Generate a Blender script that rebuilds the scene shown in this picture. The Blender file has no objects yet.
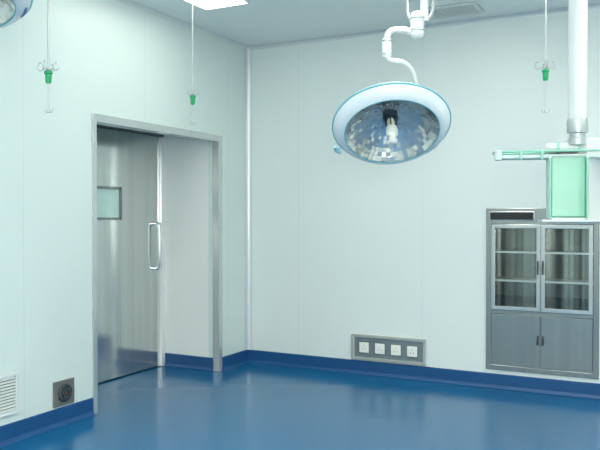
import bpy, bmesh, math, random
from mathutils import Vector, Matrix
random.seed(4)
S = bpy.context.scene
COL = S.collection
try:
    S.view_settings.view_transform = 'Standard'
except Exception:
    pass
rad = math.radians

# ------------------------------------------------------------ camera
FPX = 730.0
YAW = rad(27.2); PITCH = rad(0.706)
CAM = Vector((3.636, -5.968, 1.395))
Fh = Vector((-math.sin(YAW), math.cos(YAW), 0))
Rt = Vector((math.cos(YAW), math.sin(YAW), 0))
cd = bpy.data.cameras.new('camera'); cam = bpy.data.objects.new('camera', cd); COL.objects.link(cam)
cam.location = CAM; cam.rotation_euler = (math.pi/2 - PITCH, 0, YAW)
cd.sensor_width = 36; cd.lens = FPX/600*36; cd.clip_start = 0.05
S.camera = cam

def P(px, py, depth):           # a point in the room from a sighting in the photo and a distance
    return CAM + depth*(Fh + (px-300)/FPX*Rt + (216-py)/FPX*Vector((0, 0, 1)))

# ------------------------------------------------------------ materials
def lin(c):
    return tuple(((v/255)/12.92 if v/255 <= 0.04045 else ((v/255+0.055)/1.055)**2.4) for v in c) + (1,)

def mat(name, rgb, rough=0.5, metal=0.0, var=0.04, scale=6, bump=0.0, bscale=60, stretch=None,
        coat=0, emit=None, spec=None, detail=3):
    m = bpy.data.materials.new(name); m.use_nodes = True
    nt = m.node_tree; N = nt.nodes; L = nt.links
    b = N['Principled BSDF']
    tc = N.new('ShaderNodeTexCoord'); mp = N.new('ShaderNodeMapping'); L.new(tc.outputs['Object'], mp.inputs[0])
    if stretch: mp.inputs['Scale'].default_value = stretch
    no = N.new('ShaderNodeTexNoise'); no.inputs['Scale'].default_value = scale; no.inputs['Detail'].default_value = detail
    L.new(mp.outputs[0], no.inputs['Vector'])
    cr = N.new('ShaderNodeValToRGB')
    c = lin(rgb)
    w_ = .1 if var > .5 else .2
    cr.color_ramp.elements[0].position = 0.5-w_; cr.color_ramp.elements[1].position = 0.5+w_
    cr.color_ramp.elements[0].color = tuple(v*(1-var) for v in c[:3]) + (1,)
    cr.color_ramp.elements[1].color = tuple(min(1, v*(1+var)) for v in c[:3]) + (1,)
    L.new(no.outputs['Fac'], cr.inputs[0]); L.new(cr.outputs[0], b.inputs['Base Color'])
    b.inputs['Roughness'].default_value = rough; b.inputs['Metallic'].default_value = metal
    if coat: b.inputs['Coat Weight'].default_value = coat
    if spec is not None: b.inputs['Specular IOR Level'].default_value = spec
    if bump:
        n2 = N.new('ShaderNodeTexNoise'); n2.inputs['Scale'].default_value = bscale; n2.inputs['Detail'].default_value = min(detail, 2)
        L.new(mp.outputs[0], n2.inputs['Vector'])
        bp = N.new('ShaderNodeBump'); bp.inputs['Strength'].default_value = bump; bp.inputs['Distance'].default_value = 0.01
        L.new(n2.outputs['Fac'], bp.inputs['Height']); L.new(bp.outputs[0], b.inputs['Normal'])
    if emit:
        L.new(cr.outputs[0], b.inputs['Emission Color']); b.inputs['Emission Strength'].default_value = emit
    return m

def panel_mat(name, rgb, axis, pitch, off, rough=0.35):     # enamelled sandwich panels with fine joints
    m = mat(name, rgb, rough, 0, 0.012, 0.9)
    nt = m.node_tree; N = nt.nodes; L = nt.links
    b = N['Principled BSDF']; cr = [n for n in N if n.type == 'VALTORGB'][0]
    tc = [n for n in N if n.type == 'TEX_COORD'][0]
    sp = N.new('ShaderNodeSeparateXYZ'); L.new(tc.outputs['Object'], sp.inputs[0])
    a = N.new('ShaderNodeMath'); a.operation = 'ADD'; a.inputs[1].default_value = 50*pitch+off
    L.new(sp.outputs[axis], a.inputs[0])
    mo = N.new('ShaderNodeMath'); mo.operation = 'MODULO'; mo.inputs[1].default_value = pitch
    L.new(a.outputs[0], mo.inputs[0])
    lt = N.new('ShaderNodeMath'); lt.operation = 'LESS_THAN'; lt.inputs[1].default_value = 0.005
    L.new(mo.outputs[0], lt.inputs[0])
    mx = N.new('ShaderNodeMix'); mx.data_type = 'RGBA'
    c = lin(rgb)
    mx.inputs[7].default_value = (c[0]*.89, c[1]*.9, c[2]*.9, 1)
    L.new(lt.outputs[0], mx.inputs[0]); L.new(cr.outputs[0], mx.inputs[6]); L.new(mx.outputs[2], b.inputs['Base Color'])
    return m

def glass_mat(name, tint, refl=0.1, rough=0.02, fres=0.5):
    m = bpy.data.materials.new(name); m.use_nodes = True
    nt = m.node_tree; N = nt.nodes; L = nt.links
    N.remove(N['Principled BSDF']); out = N['Material Output']
    t = N.new('ShaderNodeBsdfTransparent'); t.inputs[0].default_value = tint
    g = N.new('ShaderNodeBsdfGlossy'); g.inputs['Roughness'].default_value = rough
    lw = N.new('ShaderNodeLayerWeight'); lw.inputs[0].default_value = 0.35
    ma = N.new('ShaderNodeMath'); ma.operation = 'MULTIPLY_ADD'; ma.inputs[1].default_value = fres; ma.inputs[2].default_value = refl
    L.new(lw.outputs['Fresnel'], ma.inputs[0])
    mx = N.new('ShaderNodeMixShader'); L.new(ma.outputs[0], mx.inputs[0])
    L.new(t.outputs[0], mx.inputs[1]); L.new(g.outputs[0], mx.inputs[2]); L.new(mx.outputs[0], out.inputs[0])
    return m

M = {}
M['wall_left'] = panel_mat('wall_panel_left', (213, 226, 220), 1, 1.18, 0.33)
M['wall_back'] = panel_mat('wall_panel_back', (223, 232, 227), 0, 1.18, -0.55)
M['wall_plain'] = mat('wall_plain', (226, 232, 227), 0.4, 0, 0.012, 1)
M['recess'] = mat('recess_panel', (235, 239, 234), 0.35, 0, 0.012, 1)
M['ceiling'] = panel_mat('ceiling_panel', (233, 238, 235), 0, 1.18, 0.2)
M['floor'] = mat('floor_vinyl', (16, 99, 146), 0.19, 0, 0.004, 1, spec=0.6)
M['base'] = mat('baseboard_vinyl', (24, 78, 128), 0.38, 0, 0.03, 5)
M['alu'] = mat('aluminium_trim', (210, 216, 215), 0.3, 0.3, 0.02, 4)
M['jamb'] = mat('polished_jamb', (204, 209, 207), 0.24, .6, 0.03, 3)
M['edge'] = mat('bright_edge_steel', (234, 236, 234), 0.22, .3, 0.02, 3)
M['steel'] = mat('brushed_steel', (202, 207, 206), 0.2, .7, 0.04, 3, bump=0.03, bscale=15, stretch=(4, 4, .2))
M['steel_door'] = mat('brushed_steel_leaf', (198, 204, 201), 0.14, 0.88, 0.14, 2.2, bump=0.09, bscale=4.5, stretch=(3, 3, .07))
M['steel_dark'] = mat('dark_steel', (128, 134, 134), 0.25, .9, 0.08, 3)
M['steel_low'] = mat('cabinet_door_steel', (160, 165, 162), 0.18, .7, 0.07, 3, bump=0.05, bscale=8, stretch=(4, 4, .12))
M['plate'] = mat('warm_steel_plate', (190, 190, 183), 0.3, .5, 0.04, 5)
M['grey_plate'] = mat('grey_steel_plate', (136, 134, 128), 0.3, .5, 0.06, 5)
M['chrome'] = mat('chrome', (226, 230, 231), 0.12, 1, 0.01, 3)
M['rod'] = mat('rod_metal', (180, 188, 187), 0.3, 0.5, 0.02, 3)
M['white'] = mat('white_enamel', (218, 225, 223), 0.25, 0, 0.02, 4)
M['column'] = mat('grey_white_enamel', (204, 211, 209), 0.25, 0, 0.02, 4)
M['cream'] = mat('cream_plastic', (238, 238, 228), 0.4, 0, 0.02, 4)
M['grey'] = mat('grey_detail', (130, 132, 130), 0.4, 0, 0.02, 4)
M['lamp_white'] = mat('lamp_enamel', (224, 232, 233), 0.22, 0, 0.02, 4, coat=.3)
M['teal'] = mat('pale_teal_edge', (100, 182, 194), 0.35, 0, 0.03, 6)
M['teal_pale'] = mat('pale_blue_plastic', (160, 205, 216), 0.35, 0, 0.03, 6)
M['green'] = mat('green_plastic', (20, 155, 95), 0.4, 0, 0.05, 9)
M['mint'] = mat('mint_panel', (104, 176, 146), 0.22, 0, 0.06, 4, coat=.3)
M['mint_pale'] = mat('mint_pale', (138, 194, 172), 0.3, 0, 0.03, 4)
M['mint_soft'] = mat('mint_white_edge', (196, 216, 207), 0.3, 0, 0.03, 4)
M['black'] = mat('black_plastic', (22, 26, 28), 0.3, 0, 0.1, 9)
M['dark'] = mat('dark_plastic', (60, 66, 66), 0.4, 0.2, 0.1, 9)
M['socket'] = mat('dark_lamp_socket', (66, 72, 76), 0.3, 0.6, 0.05, 9)
M['brass'] = mat('copper_contact', (150, 90, 60), 0.4, 0.7, 0.1, 9)
M['blue_mark'] = mat('blue_print', (60, 110, 170), 0.5, 0, 0.05, 9)
M['reflector'] = mat('reflector_metal', (226, 225, 218), 0.09, .72, 0.02, 3)
M['diffuser'] = mat('light_diffuser', (255, 255, 247), 0.5, 0, 0.01, 2, emit=12.4)
M['diffuser_soft'] = mat('light_diffuser_soft', (255, 255, 247), 0.5, 0, 0.01, 2, emit=6.5)
M['vent_dark'] = mat('vent_inside', (112, 120, 120), 0.7, 0, 0.1, 6)
M['cab_in'] = mat('cabinet_steel_painted_reflections', (128, 130, 126), 0.22, .85, 0.85, 2.2, stretch=(8, 8, .08), detail=1)  # steel interior, its vertical mirror reflections painted in as colour streaks
M['glass'] = glass_mat('clear_glass', (0.92, 0.95, 0.94, 1), 0.03, 0.01, 0.25)
M['lamp_glass'] = glass_mat('lamp_glass', (0.97, 0.985, 0.99, 1), 0.0, 0.3, 0.05)
M['frost'] = mat('frosted_glass', (208, 238, 226), 0.15, 0, 0.03, 5)
M['shelf'] = mat('shelf_steel', (218, 221, 218), 0.25, .5, 0.03, 5)
M['bulb'] = mat('bulb_glass', (240, 236, 205), 0.15, 0, 0.03, 5)

# ------------------------------------------------------------ mesh helpers
def nb(): return bmesh.new()
def box(bm, x0, x1, y0, y1, z0, z1, mtx=None):
    vs = [bm.verts.new((x, y, z)) for z in (z0, z1) for y in (y0, y1) for x in (x0, x1)]
    for f in ((0,2,3,1), (4,5,7,6), (0,1,5,4), (2,6,7,3), (0,4,6,2), (1,3,7,5)):
        bm.faces.new([vs[i] for i in f])
    if mtx is not None:
        for v in vs: v.co = mtx @ v.co
    return bm
def tube(bm, pts, r, seg=14, caps=True):
    pts = [Vector(p) for p in pts]
    rs = r if isinstance(r, (list, tuple)) else [r]*len(pts)
    t0 = (pts[1]-pts[0]).normalized()
    up = Vector((0, 0, 1)) if abs(t0.z) < .9 else Vector((1, 0, 0))
    n = t0.cross(up).normalized()
    rings = []; prev = t0
    for i, p in enumerate(pts):
        if i == 0: t = t0
        elif i == len(pts)-1: t = (pts[i]-pts[i-1]).normalized()
        else: t = ((pts[i]-pts[i-1]).normalized()+(pts[i+1]-pts[i]).normalized()).normalized()
        n = (prev.rotation_difference(t) @ n); n = (n - t*n.dot(t)).normalized(); prev = t
        b = t.cross(n)
        rings.append([bm.verts.new(p+rs[i]*(math.cos(2*math.pi*k/seg)*n+math.sin(2*math.pi*k/seg)*b)) for k in range(seg)])
    for a, c in zip(rings, rings[1:]):
        for k in range(seg): bm.faces.new((a[k], a[(k+1)%seg], c[(k+1)%seg], c[k]))
    if caps:
        bm.faces.new(list(reversed(rings[0]))); bm.faces.new(rings[-1])
    return bm
def smoothpath(pts, n=6):
    pts = [Vector(p) for p in pts]; out = []
    ext = [2*pts[0]-pts[1]]+pts+[2*pts[-1]-pts[-2]]
    for i in range(1, len(ext)-2):
        p0, p1, p2, p3 = ext[i-1:i+3]
        for k in range(n):
            t = k/n
            out.append(.5*((2*p1)+(p2-p0)*t+(2*p0-5*p1+4*p2-p3)*t*t+(3*p1-p0-3*p2+p3)*t**3))
    out.append(pts[-1]); return out
def lathe(bm, prof, mtx=None, seg=48, closed=False):
    rings = []
    for r, z in prof:
        if r < 1e-6: rings.append([bm.verts.new((0, 0, z))])
        else: rings.append([bm.verts.new((r*math.cos(2*math.pi*k/seg), r*math.sin(2*math.pi*k/seg), z)) for k in range(seg)])
    pr = list(zip(rings, rings[1:])) + ([(rings[-1], rings[0])] if closed else [])
    for a, c in pr:
        for k in range(seg):
            q = [a[k % len(a)], a[(k+1) % len(a)], c[(k+1) % len(c)], c[k % len(c)]]
            u = []
            for v in q:
                if v not in u: u.append(v)
            if len(u) > 2:
                try: bm.faces.new(u)
                except ValueError: pass
    if mtx is not None:
        for rg in rings:
            for v in rg: v.co = mtx @ v.co
    return bm
def torus_prof(R, h, r, n=10):
    return [(R+r*math.cos(2*math.pi*k/n), h+r*math.sin(2*math.pi*k/n)) for k in range(n)]
def cyl(bm, p0, p1, r, seg=24): return tube(bm, [p0, p1], r, seg)

def obj(name, bm, m, parent=None, smooth=False, bevel=0, label=None, flip=True):
    if flip: bmesh.ops.recalc_face_normals(bm, faces=bm.faces)
    me = bpy.data.meshes.new(name)
    org = Vector((0, 0, 0))
    if parent is not None:
        p = parent
        while p is not None: org = org + Vector(p.location); p = p.parent
    bmesh.ops.translate(bm, verts=bm.verts, vec=-org)
    bm.to_mesh(me); bm.free(); me.materials.append(m)
    if smooth:
        for p in me.polygons: p.use_smooth = True
        try: me.set_sharp_from_angle(angle=rad(40))
        except Exception: pass
    o = bpy.data.objects.new(name, me); COL.objects.link(o)
    if parent is not None: o.parent = parent
    if bevel:
        b = o.modifiers.new('bevel', 'BEVEL'); b.width = bevel; b.segments = 3 if bevel > .008 else 2; b.limit_method = 'ANGLE'
    if label: o['label'] = label
    return o
def thing(name, label, cat, loc, group=None, kind=None):
    o = bpy.data.objects.new(name, None); COL.objects.link(o); o.location = loc; o.empty_display_size = .1
    o['label'] = label; o['category'] = cat
    if group: o['group'] = group
    if kind: o['kind'] = kind
    return o
def struct(name, bm, m, label=None, **k):
    o = obj(name, bm, m, **k); o['kind'] = 'structure'
    if label: o['label'] = label
    return o
def copy_tree(o, parent=None):
    c = o.copy(); COL.objects.link(c)
    if parent is not None: c.parent = parent
    for ch in list(o.children): copy_tree(ch, c)
    return c

# ------------------------------------------------------------ room shell
H = 3.0; X1 = 5.6; Y0 = -7.2; T = 0.1
DY0, DY1, DZ = -2.05, -0.50, 2.065     # clear opening of the door recess in the left wall
RZ = 2.30                              # height inside the recess, above the lintel
RD = -0.61                             # plane of the door leaf at the back of the recess
CX0, CX1, CZ0, CZ1 = 2.285, 3.115, 0.165, 1.445   # cabinet hole in the back wall

bm = nb(); box(bm, -0.0, X1+T, Y0-T, 0, -T, 0); box(bm, RD-.12, -0.0, DY0, DY1, -T, 0)
struct('floor', bm, M['floor'], 'glossy deep blue seamless vinyl floor')
bm = nb(); box(bm, -T, X1+T, Y0-T, T, H, H+T); struct('ceiling', bm, M['ceiling'], 'pale panelled ceiling')
bm = nb()
box(bm, -T, 0, Y0, DY0, 0, H); box(bm, -T, 0, DY1, 0, 0, H); box(bm, -T, 0, DY0, DY1, DZ, H)
struct('wall_left', bm, M['wall_left'], 'pale green white panelled wall with the door recess')
bm = nb()
box(bm, -T, CX0, 0, T, 0, H); box(bm, CX1, X1+T, 0, T, 0, H)
box(bm, CX0, CX1, 0, T, 0, CZ0); box(bm, CX0, CX1, 0, T, CZ1, H)
struct('wall_back', bm, M['wall_back'], 'white panelled wall with the built in cabinet')
bm = nb(); box(bm, X1, X1+T, Y0, 0, 0, H); struct('wall_right', bm, M['wall_plain'])
bm = nb(); box(bm, 0, X1, Y0-T, Y0, 0, H); struct('wall_front', bm, M['wall_plain'])
bm = nb()
box(bm, RD-.12, -T, DY1, DY1+.05, 0, RZ+.05); box(bm, RD-.12, -T, DY0-.05, DY0, 0, RZ+.05)
box(bm, RD-.12, -T, DY0, DY1, RZ, RZ+.05); box(bm, RD-.12, RD-.07, DY0, DY1, 0, RZ)
struct('wall_recess', bm, M['recess'], 'white side walls of the door recess')

# coved blue baseboards
def cove_strip(bm, a, b, n, h=0.12, t=0.012):
    a, b, n = Vector(a), Vector(b), Vector(n)
    prof = [(0, 0.001), (0.03, 0.001), (0.022, 0.006), (0.016, 0.016), (t, 0.03), (t, h-.004), (t-.004, h), (0, h)]
    rows = [[bm.verts.new(p+n*u+Vector((0, 0, w))) for u, w in prof] for p in (a, b)]
    k = len(prof)
    for i in range(k): bm.faces.new((rows[0][i], rows[0][(i+1) % k], rows[1][(i+1) % k], rows[1][i]))
    bm.faces.new(rows[0]); bm.faces.new(list(reversed(rows[1])))
bm = nb(); cove_strip(bm, (0, Y0, 0), (0, DY0-.037, 0), (1, 0, 0)); cove_strip(bm, (0, DY1+.052, 0), (0, 0, 0), (1, 0, 0))
struct('baseboard_left', bm, M['base'])
bm = nb(); cove_strip(bm, (0.0, 0, 0), (X1, 0, 0), (0, -1, 0)); struct('baseboard_back', bm, M['base'])
bm = nb(); cove_strip(bm, (RD+.03, DY1, 0), (-.05, DY1, 0), (0, -1, 0)); struct('baseboard_recess', bm, M['base'])
bm = nb(); cove_strip(bm, (X1, Y0, 0), (X1, 0, 0), (-1, 0, 0)); struct('baseboard_right', bm, M['base'])

# concave aluminium corner coves
def cove_trim(bm, a, b, n1, n2, r=0.035):
    a, b, n1, n2 = map(Vector, (a, b, n1, n2))
    prof = [(0, 0)] + [(r*(1-math.sin(rad(15*t))), r*(1-math.cos(rad(15*t)))) for t in range(7)]
    rows = [[bm.verts.new(p+n1*u+n2*w) for u, w in prof] for p in (a, b)]
    k = len(prof)
    for i in range(k):
        bm.faces.new((rows[0][i], rows[0][(i+1) % k], rows[1][(i+1) % k], rows[1][i]))
    return bm
bm = nb(); cove_trim(bm, (0, 0, .12), (0, 0, H), (1, 0, 0), (0, -1, 0), .055); struct('trim_1', bm, M['alu'], smooth=True)
bm = nb(); cove_trim(bm, (0, 0, H), (X1, 0, H), (0, -1, 0), (0, 0, -1)); struct('trim_2', bm, M['alu'], smooth=True)
bm = nb(); cove_trim(bm, (0, 0, H), (0, Y0, H), (1, 0, 0), (0, 0, -1)); struct('trim_3', bm, M['alu'], smooth=True)

# ------------------------------------------------------------ door
d = thing('door_1', 'brushed steel door with a small square window set in a framed recess', 'door', (RD, -1.26, 0), kind='structure')
bm = nb()
FW = .05; FL = .035
box(bm, -.055, .014, DY0-FL, DY0+.004, 0, DZ); box(bm, -.055, .014, DY1-.004, DY1+FW, 0, DZ)
box(bm, -.055, .014, DY0-FL, DY1+FW, DZ-.006, DZ+FW)
obj('frame', bm, M['jamb'], d, bevel=.003)
LY0, LY1 = -1.97, -0.555
LZ = 2.125
bm = nb()
wy0, wy1, wz0, wz1 = -1.46, -1.09, 1.375, 1.63
xa, xb = RD-.045, RD
box(bm, xa, xb, LY0, wy0, .012, LZ); box(bm, xa, xb, wy1, LY1, .012, LZ)
box(bm, xa, xb, wy0, wy1, .012, wz0); box(bm, xa, xb, wy0, wy1, wz1, LZ)
leaf = obj('leaf', bm, M['steel_door'], d)
bm = nb()
for (a, b_, c, e) in ((wy0-.016, wy0+.008, wz0-.014, wz1+.014), (wy1-.008, wy1+.016, wz0-.014, wz1+.014),
                      (wy0, wy1, wz0-.014, wz0+.008), (wy0, wy1, wz1-.008, wz1+.014)):
    box(bm, xb-.01, xb+.008, a, b_, c, e)
obj('window_frame', bm, M['steel_dark'], leaf)
bm = nb(); box(bm, xa+.025, xa+.038, wy0, wy1, wz0, wz1); obj('pane', bm, M['frost'], leaf)
bm = nb(); hy = -.625
tube(bm, smoothpath([(xb, hy, 1.325), (xb+.035, hy, 1.322), (xb+.054, hy, 1.295), (xb+.058, hy, 1.12), (xb+.054, hy, .945), (xb+.035, hy, .918), (xb, hy, .915)], 5), .014, 14)
for z in (1.325, .915): cyl(bm, (xb, hy, z), (xb+.008, hy, z), .022)
obj('pull_handle', bm, M['chrome'], leaf, smooth=True)
bm = nb()
box(bm, RD-.05, RD+.028, LY1+.004, DY1, 0, LZ); box(bm, RD-.05, RD+.028, DY0, LY0-.004, 0, LZ)
obj('inner_frame', bm, M['edge'], d, bevel=.004)
bm = nb(); box(bm, RD-.05, RD+.03, DY0, DY1, LZ+.022, RZ); tk = obj('track', bm, M['jamb'], d, bevel=.004)
bm = nb(); box(bm, RD-.05, RD+.012, DY0, DY1, LZ+.004, LZ+.022); obj('track_slot', bm, M['steel_dark'], tk)

# ------------------------------------------------------------ ceiling lights
def ceiling_light(x, y, label, w=.38, l=1.2, dm='diffuser'):
    t = thing('ceiling_light', label, 'ceiling light', (x, y, H), 'flush ceiling light panels')
    bm = nb(); e = .02
    box(bm, x-w/2-e, x-w/2, y-l/2-e, y+l/2+e, H-.012, H); box(bm, x+w/2, x+w/2+e, y-l/2-e, y+l/2+e, H-.012, H)
    box(bm, x-w/2, x+w/2, y-l/2-e, y-l/2, H-.012, H); box(bm, x-w/2, x+w/2, y+l/2, y+l/2+e, H-.012, H)
    obj('frame', bm, M['alu'], t)
    bm = nb(); box(bm, x-w/2, x+w/2, y-l/2, y+l/2, H-.006, H-.001); obj('diffuser', bm, M[dm], t)
    return t
ceiling_light(.59, -1.86, 'bright flush ceiling light panel above the steel door', dm='diffuser_soft')
for x, y in ((2.2, -1.86), (3.8, -1.86), (5.1, -1.86), (1.3, -4.2), (2.5, -4.2), (3.8, -4.2), (5.1, -4.2), (1.3, -6.3), (2.5, -6.3), (3.8, -6.3), (5.1, -6.3)):
    ceiling_light(x, y, 'flush ceiling light panel further out over the room')

# ceiling vent
vx0, vx1, vy0, vy1 = 1.88, 2.30, -.50, -.20
t = thing('ceiling_vent', 'slatted grey white air vent in the ceiling beside the surgical lamp arm', 'vent', ((vx0+vx1)/2, (vy0+vy1)/2, H))
bm = nb(); box(bm, vx0, vx1, vy0, vy1, H-.003, H); obj('backing', bm, M['vent_dark'], t)
bm = nb(); e = .03
box(bm, vx0, vx0+e, vy0, vy1, H-.015, H-.003); box(bm, vx1-e, vx1, vy0, vy1, H-.015, H-.003)
box(bm, vx0+e, vx1-e, vy0, vy0+e, H-.015, H-.003); box(bm, vx0+e, vx1-e, vy1-e, vy1, H-.015, H-.003)
obj('frame', bm, M['alu'], t)
bm = nb()
n = 7
for i in range(n):
    y = vy0+e+(i+.5)*(vy1-vy0-2*e)/n
    mt = Matrix.Translation((0, y, H-.010)) @ Matrix.Rotation(rad(-5), 4, 'X')
    box(bm, vx0+e, vx1-e, -.0085, .0085, -.001, .001, mt)
obj('slats', bm, M['alu'], t)

# ------------------------------------------------------------ left wall air grille
gy0, gy1, gz0, gz1 = -3.15, -2.747, .175, .43
t = thing('wall_grille', 'white louvred return air grille low on the left wall', 'vent', (0, (gy0+gy1)/2, gz0))
bm = nb(); box(bm, 0, .004, gy0, gy1, gz0, gz1); obj('backing', bm, M['vent_dark'], t)
bm = nb(); e = .022
box(bm, .004, .02, gy0, gy0+e, gz0, gz1); box(bm, .004, .02, gy1-e, gy1, gz0, gz1)
box(bm, .004, .02, gy0+e, gy1-e, gz0, gz0+e); box(bm, .004, .02, gy0+e, gy1-e, gz1-e, gz1)
obj('frame', bm, M['white'], t, bevel=.002)
bm = nb(); n = 11
for i in range(n):
    z = gz0+e+(i+.5)*(gz1-gz0-2*e)/n
    mt = Matrix.Translation((.012, 0, z)) @ Matrix.Rotation(rad(35), 4, 'Y')
    box(bm, -.0085, .0085, gy0+e, gy1-e, -.0012, .0012, mt)
obj('slats', bm, M['white'], t)

# small steel socket box left of the door
sy0, sy1, sz0, sz1 = -2.455, -2.27, .13, .30
t = thing('floor_level_socket', 'small grey steel socket plate with a dark round outlet left of the door', 'socket', (0, (sy0+sy1)/2, sz0))
bm = nb(); box(bm, 0, .014, sy0, sy1, sz0, sz1); obj('plate', bm, M['grey_plate'], t, bevel=.004)
mt = Matrix.Translation((.014, (sy0+sy1)/2, (sz0+sz1)/2)) @ Matrix.Rotation(rad(90), 4, 'Y')
bm = nb(); lathe(bm, [(0, 0), (.058, 0), (.058, .012), (.052, .018), (0, .018)], mt, 32); obj('housing', bm, M['dark'], t, smooth=True)
mt = Matrix.Translation((.032, (sy0+sy1)/2, (sz0+sz1)/2)) @ Matrix.Rotation(rad(90), 4, 'Y')
bm = nb(); lathe(bm, [(.024, 0), (.034, 0), (.034, .006), (.024, .006)], mt, 28, closed=True); obj('ring', bm, M['steel_dark'], t, smooth=True)
bm = nb(); lathe(bm, [(0, .001), (.012, .001), (.014, .006), (0, .006)], mt, 20); obj('contact', bm, M['brass'], t, smooth=True)

# ------------------------------------------------------------ outlet panel on back wall
px0, px1, pz0, pz1 = 1.09, 1.77, .128, .352
t = thing('outlet_panel', 'long steel panel of four white sockets low on the back wall', 'outlet panel', ((px0+px1)/2, 0, pz0))
bm = nb(); e = .026
box(bm, px0, px0+e, -.022, 0, pz0, pz1); box(bm, px1-e, px1, -.022, 0, pz0, pz1)
box(bm, px0+e, px1-e, -.022, 0, pz0, pz0+e); box(bm, px0+e, px1-e, -.022, 0, pz1-e, pz1)
obj('frame', bm, M['plate'], t, bevel=.004)
bm = nb(); box(bm, px0+e, px1-e, -.008, 0, pz0+e, pz1-e); obj('back_plate', bm, M['steel_low'], t)
for i in range(4):
    x = 1.21+.147*i; z = (pz0+pz1)/2
    bm = nb(); box(bm, x-.052, x+.052, -.013, -.008, z-.052, z+.052); so = obj('socket', bm, M['steel_dark'], t, bevel=.002)
    bm = nb(); box(bm, x-.045, x+.045, -.019, -.013, z-.045, z+.045); obj('face', bm, M['cream'], so, bevel=.003)
    bm = nb()
    for dx in (-.014, .014): box(bm, x+dx-.0025, x+dx+.0025, -.0205, -.019, z-.018, z-.003)
    cyl(bm, (x, -.019, z+.016), (x, -.0205, z+.016), .0045, 10)
    obj('pin_holes', bm, M['grey'], so)

# ------------------------------------------------------------ built-in cabinet
c = thing('instrument_cabinet', 'built in steel instrument cabinet with glass doors above and solid doors below', 'cabinet', ((CX0+CX1)/2, 0, CZ0))
D = .36
bm = nb(); g = .003
box(bm, CX0+g, CX0+.015, 0, D, CZ0+g, CZ1-g); box(bm, CX1-.015, CX1-g, 0, D, CZ0+g, CZ1-g)
box(bm, CX0+g, CX1-g, 0, D, CZ0+g, CZ0+.015); box(bm, CX0+g, CX1-g, 0, D, CZ1-.015, CZ1-g)
box(bm, CX0+g, CX1-g, D-.01, D, CZ0, CZ1)
obj('body', bm, M['cab_in'], c)
zd = 0.625; zt = 1.33; xm = (CX0+CX1)/2
bm = nb(); e = .03
box(bm, CX0-.012, CX0+e, -.016, .004, CZ0-.012, CZ1+.012); box(bm, CX1-e, CX1+.012, -.016, .004, CZ0-.012, CZ1+.012)
box(bm, CX0+e, CX1-e, -.016, .004, CZ0-.012, CZ0+e); box(bm, CX0+e, CX1-e, -.016, .004, zt, CZ1+.012)
box(bm, CX0+e, CX1-e, -.012, .03, zd-.015, zd+.015); box(bm, xm-.008, xm+.008, -.004, .012, CZ0+e, zt)
obj('frame', bm, M['steel_low'], c, bevel=.003)
bm = nb(); box(bm, CX0+.02, CX0+.36, -.026, -.010, zt+.034, CZ1-.018); dp = obj('control_strip', bm, M['black'], c, bevel=.008)
bm = nb(); box(bm, CX0+.012, CX0+.368, -.019, -.010, zt+.028, CZ1-.012); obj('strip_border', bm, M['steel'], dp, bevel=.004)
for s in (0, 1):
    xa_, xb_ = (CX0+e+.002, xm-.003) if s == 0 else (xm+.003, CX1-e-.002)
    za, zb = zd+.017, zt-.003; w = .03
    bm = nb()
    box(bm, xa_, xa_+w, -.024, -.006, za, zb); box(bm, xb_-w, xb_, -.024, -.006, za, zb)
    box(bm, xa_+w, xb_-w, -.024, -.006, za, za+w); box(bm, xa_+w, xb_-w, -.024, -.006, zb-w, zb)
    gd = obj('glass_door', bm, M['steel'], c, bevel=.003)
    bm = nb(); box(bm, xa_+w, xb_-w, -.017, -.013, za+w, zb-w); obj('pane', bm, M['glass'], gd)
    hx = xb_-.016 if s == 0 else xa_+.016
    bm = nb(); tube(bm, smoothpath([(hx, -.024, 1.04), (hx, -.04, 1.035), (hx, -.043, .99), (hx, -.04, .945), (hx, -.024, .94)], 4), .0055, 10)
    obj('handle', bm, M['dark'], gd, smooth=True)
    za, zb = CZ0+e+.002, zd-.017
    bm = nb(); box(bm, xa_, xb_, -.022, -.004, za, zb); sd = obj('solid_door', bm, M['steel_low'], c, bevel=.004)
    bm = nb(); tube(bm, smoothpath([(hx, -.022, .45), (hx, -.036, .445), (hx, -.038, .42), (hx, -.036, .39), (hx, -.022, .385)], 4), .0065, 10)
    obj('handle', bm, M['dark'], sd, smooth=True)
bm = nb(); box(bm, xm-.006, xm+.006, .05, D-.01, zd, zt); obj('divider', bm, M['cab_in'], c)
for z in (.87, 1.10):
    for (xa_, xb_) in ((CX0+.016, xm-.007), (xm+.007, CX1-.016)):
        bm = nb(); box(bm, xa_, xb_, .04, D-.012, z, z+.006)
        box(bm, xa_, xb_, .034, .04, z-.004, z+.012)
        obj('shelf', bm, M['shelf'], c)
bm = nb(); box(bm, CX0+.016, CX1-.016, .035, D-.012, zd-.004, zd+.004); obj('cabinet_floor', bm, M['steel'], c)

# ------------------------------------------------------------ surgical lamp
LD = 4.3
C0 = P(391, 125, LD)
los = (C0-CAM).normalized(); hh = Vector((los.x, los.y, 0)).normalized()
e1 = hh.cross(Vector((0, 0, 1))).normalized()            # to the right
a0 = math.cos(rad(55.6))*(-hh) - math.sin(rad(55.6))*Vector((0, 0, 1))
e2 = a0.cross(e1)
Rm = Matrix((e1, e2, a0)).transposed()
Rm = Matrix.Rotation(rad(6), 3, -los) @ Rm
LM = Matrix.Translation(C0) @ Rm.to_4x4()
ax = Rm.col[2]
colp = P(424, 0, LD); root = Vector((colp.x, colp.y, H))
lamp = thing('surgical_lamp', 'large round surgical lamp with white blue dish hanging in front of the back wall', 'surgical lamp', root, 'ceiling surgical lamps')
bm = nb(); lathe(bm, [(0, H-.001), (.13, H-.001), (.13, H-.02), (.10, H-.05), (.04, H-.06), (0, H-.06)], Matrix.Translation((root.x, root.y, 0)), 40)
obj('ceiling_mount', bm, M['white'], lamp, smooth=True)
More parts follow.
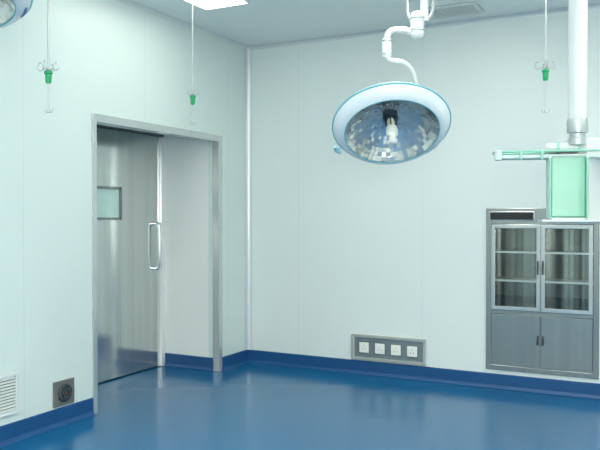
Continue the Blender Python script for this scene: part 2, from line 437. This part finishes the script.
zj = P(424, 22, LD).z
bm = nb(); cyl(bm, (root.x, root.y, H-.05), (root.x, root.y, zj), .024)
obj('pole', bm, M['white'], lamp, smooth=True)
j = P(417, 24, LD)
bm = nb(); lathe(bm, [(0, -.085), (.028, -.083), (.040, -.07), (.042, .045), (.032, .065), (0, .07)], Matrix.Translation(j), 28)
jo = obj('joint', bm, M['white'], lamp, smooth=True)
for hz in (-.04, .03):
    bm = nb(); lathe(bm, [(.040, hz-.006), (.0465, hz-.005), (.0465, hz+.005), (.040, hz+.006)], Matrix.Translation(j), 28, closed=True); obj('joint_band', bm, M['rod'], jo, smooth=True)
bm = nb(); tube(bm, smoothpath([P(432, 0, LD), P(432, 12, LD), P(427, 20, LD), P(418, 24, LD)], 6), .011, 12)
tube(bm, smoothpath([P(408, 0, LD+.05), P(408, 14, LD+.03), P(412, 24, LD)], 6), .012, 12)
box(bm, *sorted((P(405, 0, LD).x, P(435, 0, LD).x)), root.y-.05, root.y+.03, P(0, -2, LD).z, P(0, -2, LD).z+.02)
obj('bracket', bm, M['rod'], lamp, smooth=True)
bm = nb(); tube(bm, smoothpath([j+Vector((0, 0, -.03)), P(408, 32, LD), P(398, 30.5, LD), P(391, 31.5, LD), P(387.5, 36, LD), P(386.5, 44, LD)], 8), .0185, 18)
am = obj('arm', bm, M['white'], lamp, smooth=True)
bm = nb(); tube(bm, [P(407, 31.8, LD), P(400, 31, LD)], .0245, 18); obj('arm_collar', bm, M['rod'], am, smooth=True)
sb = P(386.5, 48, LD)
bm = nb(); lathe(bm, [(0, .055), (.020, .055), (.028, .045), (.028, -.045), (.022, -.058), (0, -.058)], Matrix.Translation(sb), 24); sl = obj('sleeve', bm, M['white'], lamp, smooth=True)
for hz in (.04, -.04):
    bm = nb(); lathe(bm, [(.025, hz-.005), (.0315, hz-.004), (.0315, hz+.004), (.025, hz+.005)], Matrix.Translation(sb), 24, closed=True); obj('sleeve_ring', bm, M['rod'], sl, smooth=True)
bm = nb()
apex = C0 - ax*.125
tube(bm, smoothpath([P(386.5, 54, LD), P(388, 59, LD), P(394, 61, LD), P(402, 62, LD+.02), P(409, 67, LD+.06), P(414, 76, LD+.12), P(414, 92, LD+.20), apex-ax*.03, apex+ax*.02], 8), .0125, 14)
obj('yoke', bm, M['white'], lamp, smooth=True)
bm = nb(); lathe(bm, [(0, -.145), (.06, -.143), (.10, -.13), (.19, -.11), (.27, -.07), (.325, -.028), (.345, -.004), (.347, .004), (.341, .010), (.30, .010), (.30, -.01)], LM, 72)
obj('dome', bm, M['lamp_white'], lamp, smooth=True)
bm = nb(); lathe(bm, torus_prof(.344, .004, .0055), LM, 72, closed=True); obj('rim', bm, M['teal'], lamp, smooth=True)
bm = nb(); lathe(bm, [(.342, .010), (.331, .028), (.308, .050), (.288, .062), (.279, .064), (.274, .059)], LM, 72)
bz = obj('bezel', bm, M['lamp_white'], lamp, smooth=True)
bm = nb(); lathe(bm, torus_prof(.276, .0625, .0035), LM, 72, closed=True); obj('inner_rim', bm, M['teal'], lamp, smooth=True)
bm = nb()
for k, dlt in enumerate((36, 39, 42, 45, 48, 51)):
    th = rad(-dlt)
    r_ = .320; hloc = .039
    nrm = Vector((math.cos(th)*.70, math.sin(th)*.70, .71)).normalized()
    tg = Vector((-math.sin(th), math.cos(th), 0)); bt = nrm.cross(tg)
    ctr = Vector((r_*math.cos(th), r_*math.sin(th), hloc)) + nrm*.003
    mm = Matrix((tg, bt, nrm)).transposed().to_4x4(); mm.translation = ctr
    box(bm, -.0055, .0055, -.009, .009, -.0008, .0008, LM @ mm)
obj('printed_mark', bm, M['blue_mark'], bz)
# reflector of small flat mirror facets in radial columns, each slightly tipped
NS, NR = 60, 12
colt = [random.uniform(-.0014, .0014) for _ in range(NS)]
bm = nb()
def rprof(u): return (.045+(.273-.045)*u, -.085+.142*u**2.0)
for i in range(NR):
    r0, h0 = rprof(i/NR); r1, h1 = rprof((i+1)/NR)
    for k in range(NS):
        t0, t1 = 2*math.pi*k/NS, 2*math.pi*(k+1)/NS
        q = [Vector((r0*math.cos(t0), r0*math.sin(t0), h0)), Vector((r0*math.cos(t1), r0*math.sin(t1), h0)),
             Vector((r1*math.cos(t1), r1*math.sin(t1), h1)), Vector((r1*math.cos(t0), r1*math.sin(t0), h1))]
        a_, b_ = colt[k]*(i+1)/NR+random.uniform(-.0012, .0012), random.uniform(-.0022, .0022)
        dd = (a_+b_, -a_+b_, -a_-b_, a_-b_)
        vs = [bm.verts.new(LM @ (p+Vector((0, 0, e_)))) for p, e_ in zip(q, dd)]
        bm.faces.new(vs)
lathe(bm, [(.02, -.097), (.10, -.090), (.18, -.055), (.24, -.001), (.280, .050)], LM, 72)
obj('reflector', bm, M['reflector'], lamp, flip=False)
bm = nb(); lathe(bm, [(.275, .058), (.20, .070), (.10, .077), (.03, .080)], LM, 72); obj('glass_cover', bm, M['lamp_glass'], lamp, smooth=True)
bm = nb(); lathe(bm, [(.0, -.095), (.046, -.095), (.046, -.050), (.036, -.045), (.028, -.040), (0, -.040)], LM, 32)
obj('bulb_housing', bm, M['socket'], lamp, smooth=True)
bm = nb(); lathe(bm, [(0, -.042), (.018, -.042), (.024, -.02), (.020, .01), (0, .02)], LM, 24)
obj('bulb', bm, M['bulb'], lamp, smooth=True)
bm = nb()
for k in range(6):
    th = rad(60*k+30); q = Vector((math.cos(th)*.044, math.sin(th)*.044, 0))
    cyl(bm, LM @ (q+Vector((0, 0, -.09))), LM @ (q*.7+Vector((0, 0, .025))), .004, 10)
obj('bulb_guard', bm, M['dark'], lamp, smooth=True)
bm = nb(); lathe(bm, [(0, .02), (.032, .022), (.036, .050), (.036, .074), (.025, .079), (.020, .094), (.027, .118), (.027, .132), (.018, .139), (0, .140)], LM, 32)
obj('handle', bm, M['cream'], lamp, smooth=True)
def rimp(deg, r, h):
    t_ = rad(deg); return LM @ Vector((r*math.cos(t_), r*math.sin(t_), h))
def scr(q):
    dd = (q-CAM).dot(Fh); return (300+(q-CAM).dot(Rt)/dd*FPX, 216-(q-CAM).z/dd*FPX)
best = min(range(0, 360, 5), key=lambda dg: (scr(rimp(dg, .35, 0))[0]-341)**2+(scr(rimp(dg, .35, 0))[1]-147)**2)
bm = nb()
tube(bm, [rimp(best, .33, .0), rimp(best, .375, .01)], .008, 12); tube(bm, smoothpath([rimp(best-5, .372, .01), rimp(best, .382, .012), rimp(best+5, .372, .01)], 5), .011, 12)
obj('side_grip', bm, M['teal_pale'], lamp, smooth=True)

# second lamp, its dish reaching into the upper left of the view, opening tipped further down
l2 = copy_tree(lamp)
l2['label'] = 'second surgical lamp, only its dish edge showing at the upper left'
target = P(-48, -12, 3.3)
l2.location = root + (target - C0)
l2.location.z = H
dz = Matrix.Translation((0, 0, target.z - C0.z))
cl = C0 - root
tip_rot = Matrix.Translation(cl) @ Matrix.Rotation(rad(20), 4, e1) @ Matrix.Translation(-cl)
HEAD = ('dome', 'rim', 'bezel', 'inner_rim', 'reflector', 'glass_cover', 'bulb_housing', 'bulb', 'bulb_guard', 'handle', 'side_grip')
for ch in l2.children:
    nm = ch.name.split('.')[0]
    if nm in HEAD: ch.matrix_basis = dz @ tip_rot
    elif nm not in ('ceiling_mount', 'pole'): ch.matrix_basis = dz
    if nm == 'pole':
        bm = nb(); cyl(bm, (0, 0, -.05), (0, 0, zj-H+(target.z-C0.z)), .024)
        me = bpy.data.meshes.new('pole'); bmesh.ops.recalc_face_normals(bm, faces=bm.faces); bm.to_mesh(me); bm.free()
        me.materials.append(M['white']); ch.data = me

# ------------------------------------------------------------ ceiling-hung infusion hangers
def hanger(px, depth, grip_py, tip_py, label, spread=1.0):
    g_ = P(px, grip_py, depth); tip = P(px, tip_py, depth)
    t = thing('infusion_hanger', label, 'drip hanger', (g_.x, g_.y, H), 'drip hangers hung from the ceiling')
    x, y = g_.x, g_.y
    bm = nb(); lathe(bm, [(0, H-.001), (.03, H-.001), (.03, H-.03), (.012, H-.045), (0, H-.045)], Matrix.Translation((x, y, 0)), 24); obj('ceiling_carriage', bm, M['white'], t, smooth=True)
    bm = nb(); cyl(bm, (x, y, H-.04), (x, y, g_.z), .0055, 12); obj('upper_rod', bm, M['rod'], t, smooth=True)
    bm = nb(); cyl(bm, (x, y, g_.z), (x, y, tip.z+.01), .004, 12); obj('lower_rod', bm, M['rod'], t, smooth=True)
    bm = nb(); lathe(bm, [(0, -.036), (.012, -.036), (.016, -.028), (.017, .012), (.022, .016), (.022, .026), (.012, .034), (0, .034)], Matrix.Translation(g_), 20)
    obj('grip', bm, M['green'], t, smooth=True)
    bm = nb()
    for k in range(4):
        th = rad(90*k+20); q = Vector((math.cos(th), math.sin(th), 0))*spread
        b = Vector((x, y, g_.z+.03))
        tube(bm, smoothpath([b, b+q*.02+Vector((0, 0, .012)), b+q*.045+Vector((0, 0, .002)), b+q*.06+Vector((0, 0, .02)), b+q*.05+Vector((0, 0, .045)), b+q*.038+Vector((0, 0, .04))], 5), .003, 8)
    obj('hook', bm, M['rod'], t, smooth=True)
    bm = nb(); lathe(bm, [(0, -.006), (.007, -.004), (.009, .004), (.006, .016), (0, .018)], Matrix.Translation(tip), 14)
    for sg in (-1, 1):
        tube(bm, smoothpath([tip, tip+Rt*sg*.012+Vector((0, 0, -.004)), tip+Rt*sg*.022+Vector((0, 0, .006)), tip+Rt*sg*.022+Vector((0, 0, .018))], 4), .0028, 8)
    obj('tip_hook', bm, M['rod'], t, smooth=True)
hanger(49, 3.9, 77, 112, 'green gripped drip hanger leftmost, over the wall left of the door')
hanger(193, 5.2, 100, 124, 'green gripped drip hanger in front of the wall above the door', .6)
hanger(545, 4.3, 75, 112, 'green gripped drip hanger between the surgical lamp and the pendant column')

# ------------------------------------------------------------ medical pendant
PD = 4.0
cp = P(577, 0, PD); pr = Vector((cp.x, cp.y, H))
pn = thing('medical_pendant', 'white ceiling pendant column with mint green panel and shelf in front of the cabinet', 'medical pendant', pr)
Z = lambda py, dep=PD: P(0, py, dep).z
bm = nb(); lathe(bm, [(0, H-.001), (.16, H-.001), (.16, H-.03), (.10, H-.06), (0, H-.06)], Matrix.Translation((pr.x, pr.y, 0)), 40); obj('ceiling_mount', bm, M['column'], pn, smooth=True)
bm = nb(); cyl(bm, (pr.x, pr.y, H-.05), (pr.x, pr.y, Z(121)), .049, 32); obj('column', bm, M['column'], pn, smooth=True)
bm = nb(); lathe(bm, [(0, Z(145)), (.050, Z(145)), (.050, Z(139)), (.042, Z(138)), (.042, Z(134)), (.054, Z(133)), (.056, Z(131)), (.056, Z(121)), (.052, Z(119)), (0, Z(119))], Matrix.Translation((pr.x, pr.y, 0)), 32)
obj('collar', bm, M['rod'], pn, smooth=True)
edge = P(588, 180, PD-.06)
bt = Matrix.Translation((edge.x, edge.y, 0)) @ Matrix.Rotation(YAW-rad(-32), 4, 'Z')
bm = nb(); box(bm, 0, .40, 0.002, .22, Z(223), Z(138), bt); bd = obj('body', bm, M['column'], pn, bevel=.012)
bt2 = Matrix.Translation((edge.x, edge.y, 0)) @ Matrix.Rotation(YAW-rad(12), 4, 'Z')
bm = nb(); box(bm, -.190, -.012, 0, .10, Z(217), Z(157), bt2); sp_ = obj('side_panel', bm, M['mint'], pn, bevel=.006, label='mint green panel')
bm = nb()
zA, zB = Z(219), Z(155)
box(bm, -.206, -.190, -.010, .10, zA, zB, bt2); box(bm, -.012, .002, -.010, .10, zA, zB, bt2)
box(bm, -.190, -.012, -.010, .10, zA-.004, zA+.008, bt2); box(bm, -.190, -.012, -.010, .10, zB-.010, zB, bt2)
obj('panel_frame', bm, M['mint_soft'], sp_, bevel=.003)
for xx in (-.198, -.006):
    bm = nb(); cyl(bm, bt2 @ Vector((xx, -.014, Z(218))), bt2 @ Vector((xx, -.014, Z(159))), .0065, 12)
    obj('vertical_rail', bm, M['mint_pale'], sp_, smooth=True)
bm = nb(); box(bm, -.24, .30, -.015, .20, Z(222), Z(219.5), bt2); obj('bottom_plate', bm, M['column'], pn, bevel=.004)
bm = nb(); tube(bm, [bt2 @ Vector((-.215, .06, Z(147.5))), bt2 @ Vector((-.20, .06, Z(147.5))), bt2 @ Vector((.0, .06, Z(147.5))), bt2 @ Vector((.02, .06, Z(147.5)))], [.022, .03, .03, .026], 20)
cn = obj('connector', bm, M['column'], pn, smooth=True)
for xx in (-.15, -.04):
    bm = nb(); tube(bm, [bt2 @ Vector((xx-.008, .06, Z(147.5))), bt2 @ Vector((xx+.008, .06, Z(147.5)))], .032, 20)
    obj('ring', bm, M['mint_pale'], cn, smooth=True)
bm = nb(); box(bm, -.47, .34, 0, .12, Z(158.5), Z(155), bt2); tr = obj('shelf', bm, M['mint_soft'], pn, bevel=.006)
bm = nb(); zr = Z(151.5)
tube(bm, smoothpath([bt2 @ Vector(v) for v in ((.34, -.012, zr), (0, -.012, zr), (-.44, -.012, zr), (-.482, .005, zr), (-.49, .04, zr), (-.49, .09, zr), (-.475, .125, zr), (-.42, .132, zr), (.30, .132, zr))], 4), .0065, 10)
obj('rail', bm, M['mint_pale'], tr, smooth=True)
bm = nb(); tube(bm, [bt2 @ Vector((-.47, -.012, Z(160.5))), bt2 @ Vector((-.47, -.012, Z(159.5))), bt2 @ Vector((-.47, -.012, Z(151))), bt2 @ Vector((-.47, -.012, Z(150)))], [.012, .020, .020, .012], 18)
obj('rail_bracket', bm, M['mint_soft'], tr, smooth=True)
for xx in (-.35, -.24):
    bm = nb(); box(bm, xx-.007, xx+.007, -.020, .0, Z(160), Z(150.5), bt2); obj('rail_bracket', bm, M['mint_pale'], tr, bevel=.003)

# ------------------------------------------------------------ lights: soft fill lamp added behind the camera, and the photographer's flash
def area(name, loc, target, size, power, color=(1, 1, 1)):
    l = bpy.data.lights.new(name, 'AREA'); l.energy = power; l.size = size; l.color = color
    o = bpy.data.objects.new(name, l); COL.objects.link(o); o.location = loc
    o.rotation_euler = (Vector(target)-Vector(loc)).to_track_quat('-Z', 'Y').to_euler()
area('fill_light', (4.6, -6.9, 1.5), (2.2, -.5, 2.5), 1.6, 68, (1, 1, .98))
area('flash', (3.75, -6.15, 1.75), (2.1, -.3, 1.6), .12, 12)
w = bpy.data.worlds.new('world'); S.world = w; w.use_nodes = True
w.node_tree.nodes['Background'].inputs[0].default_value = (.8, .85, .82, 1)
w.node_tree.nodes['Background'].inputs[1].default_value = .4
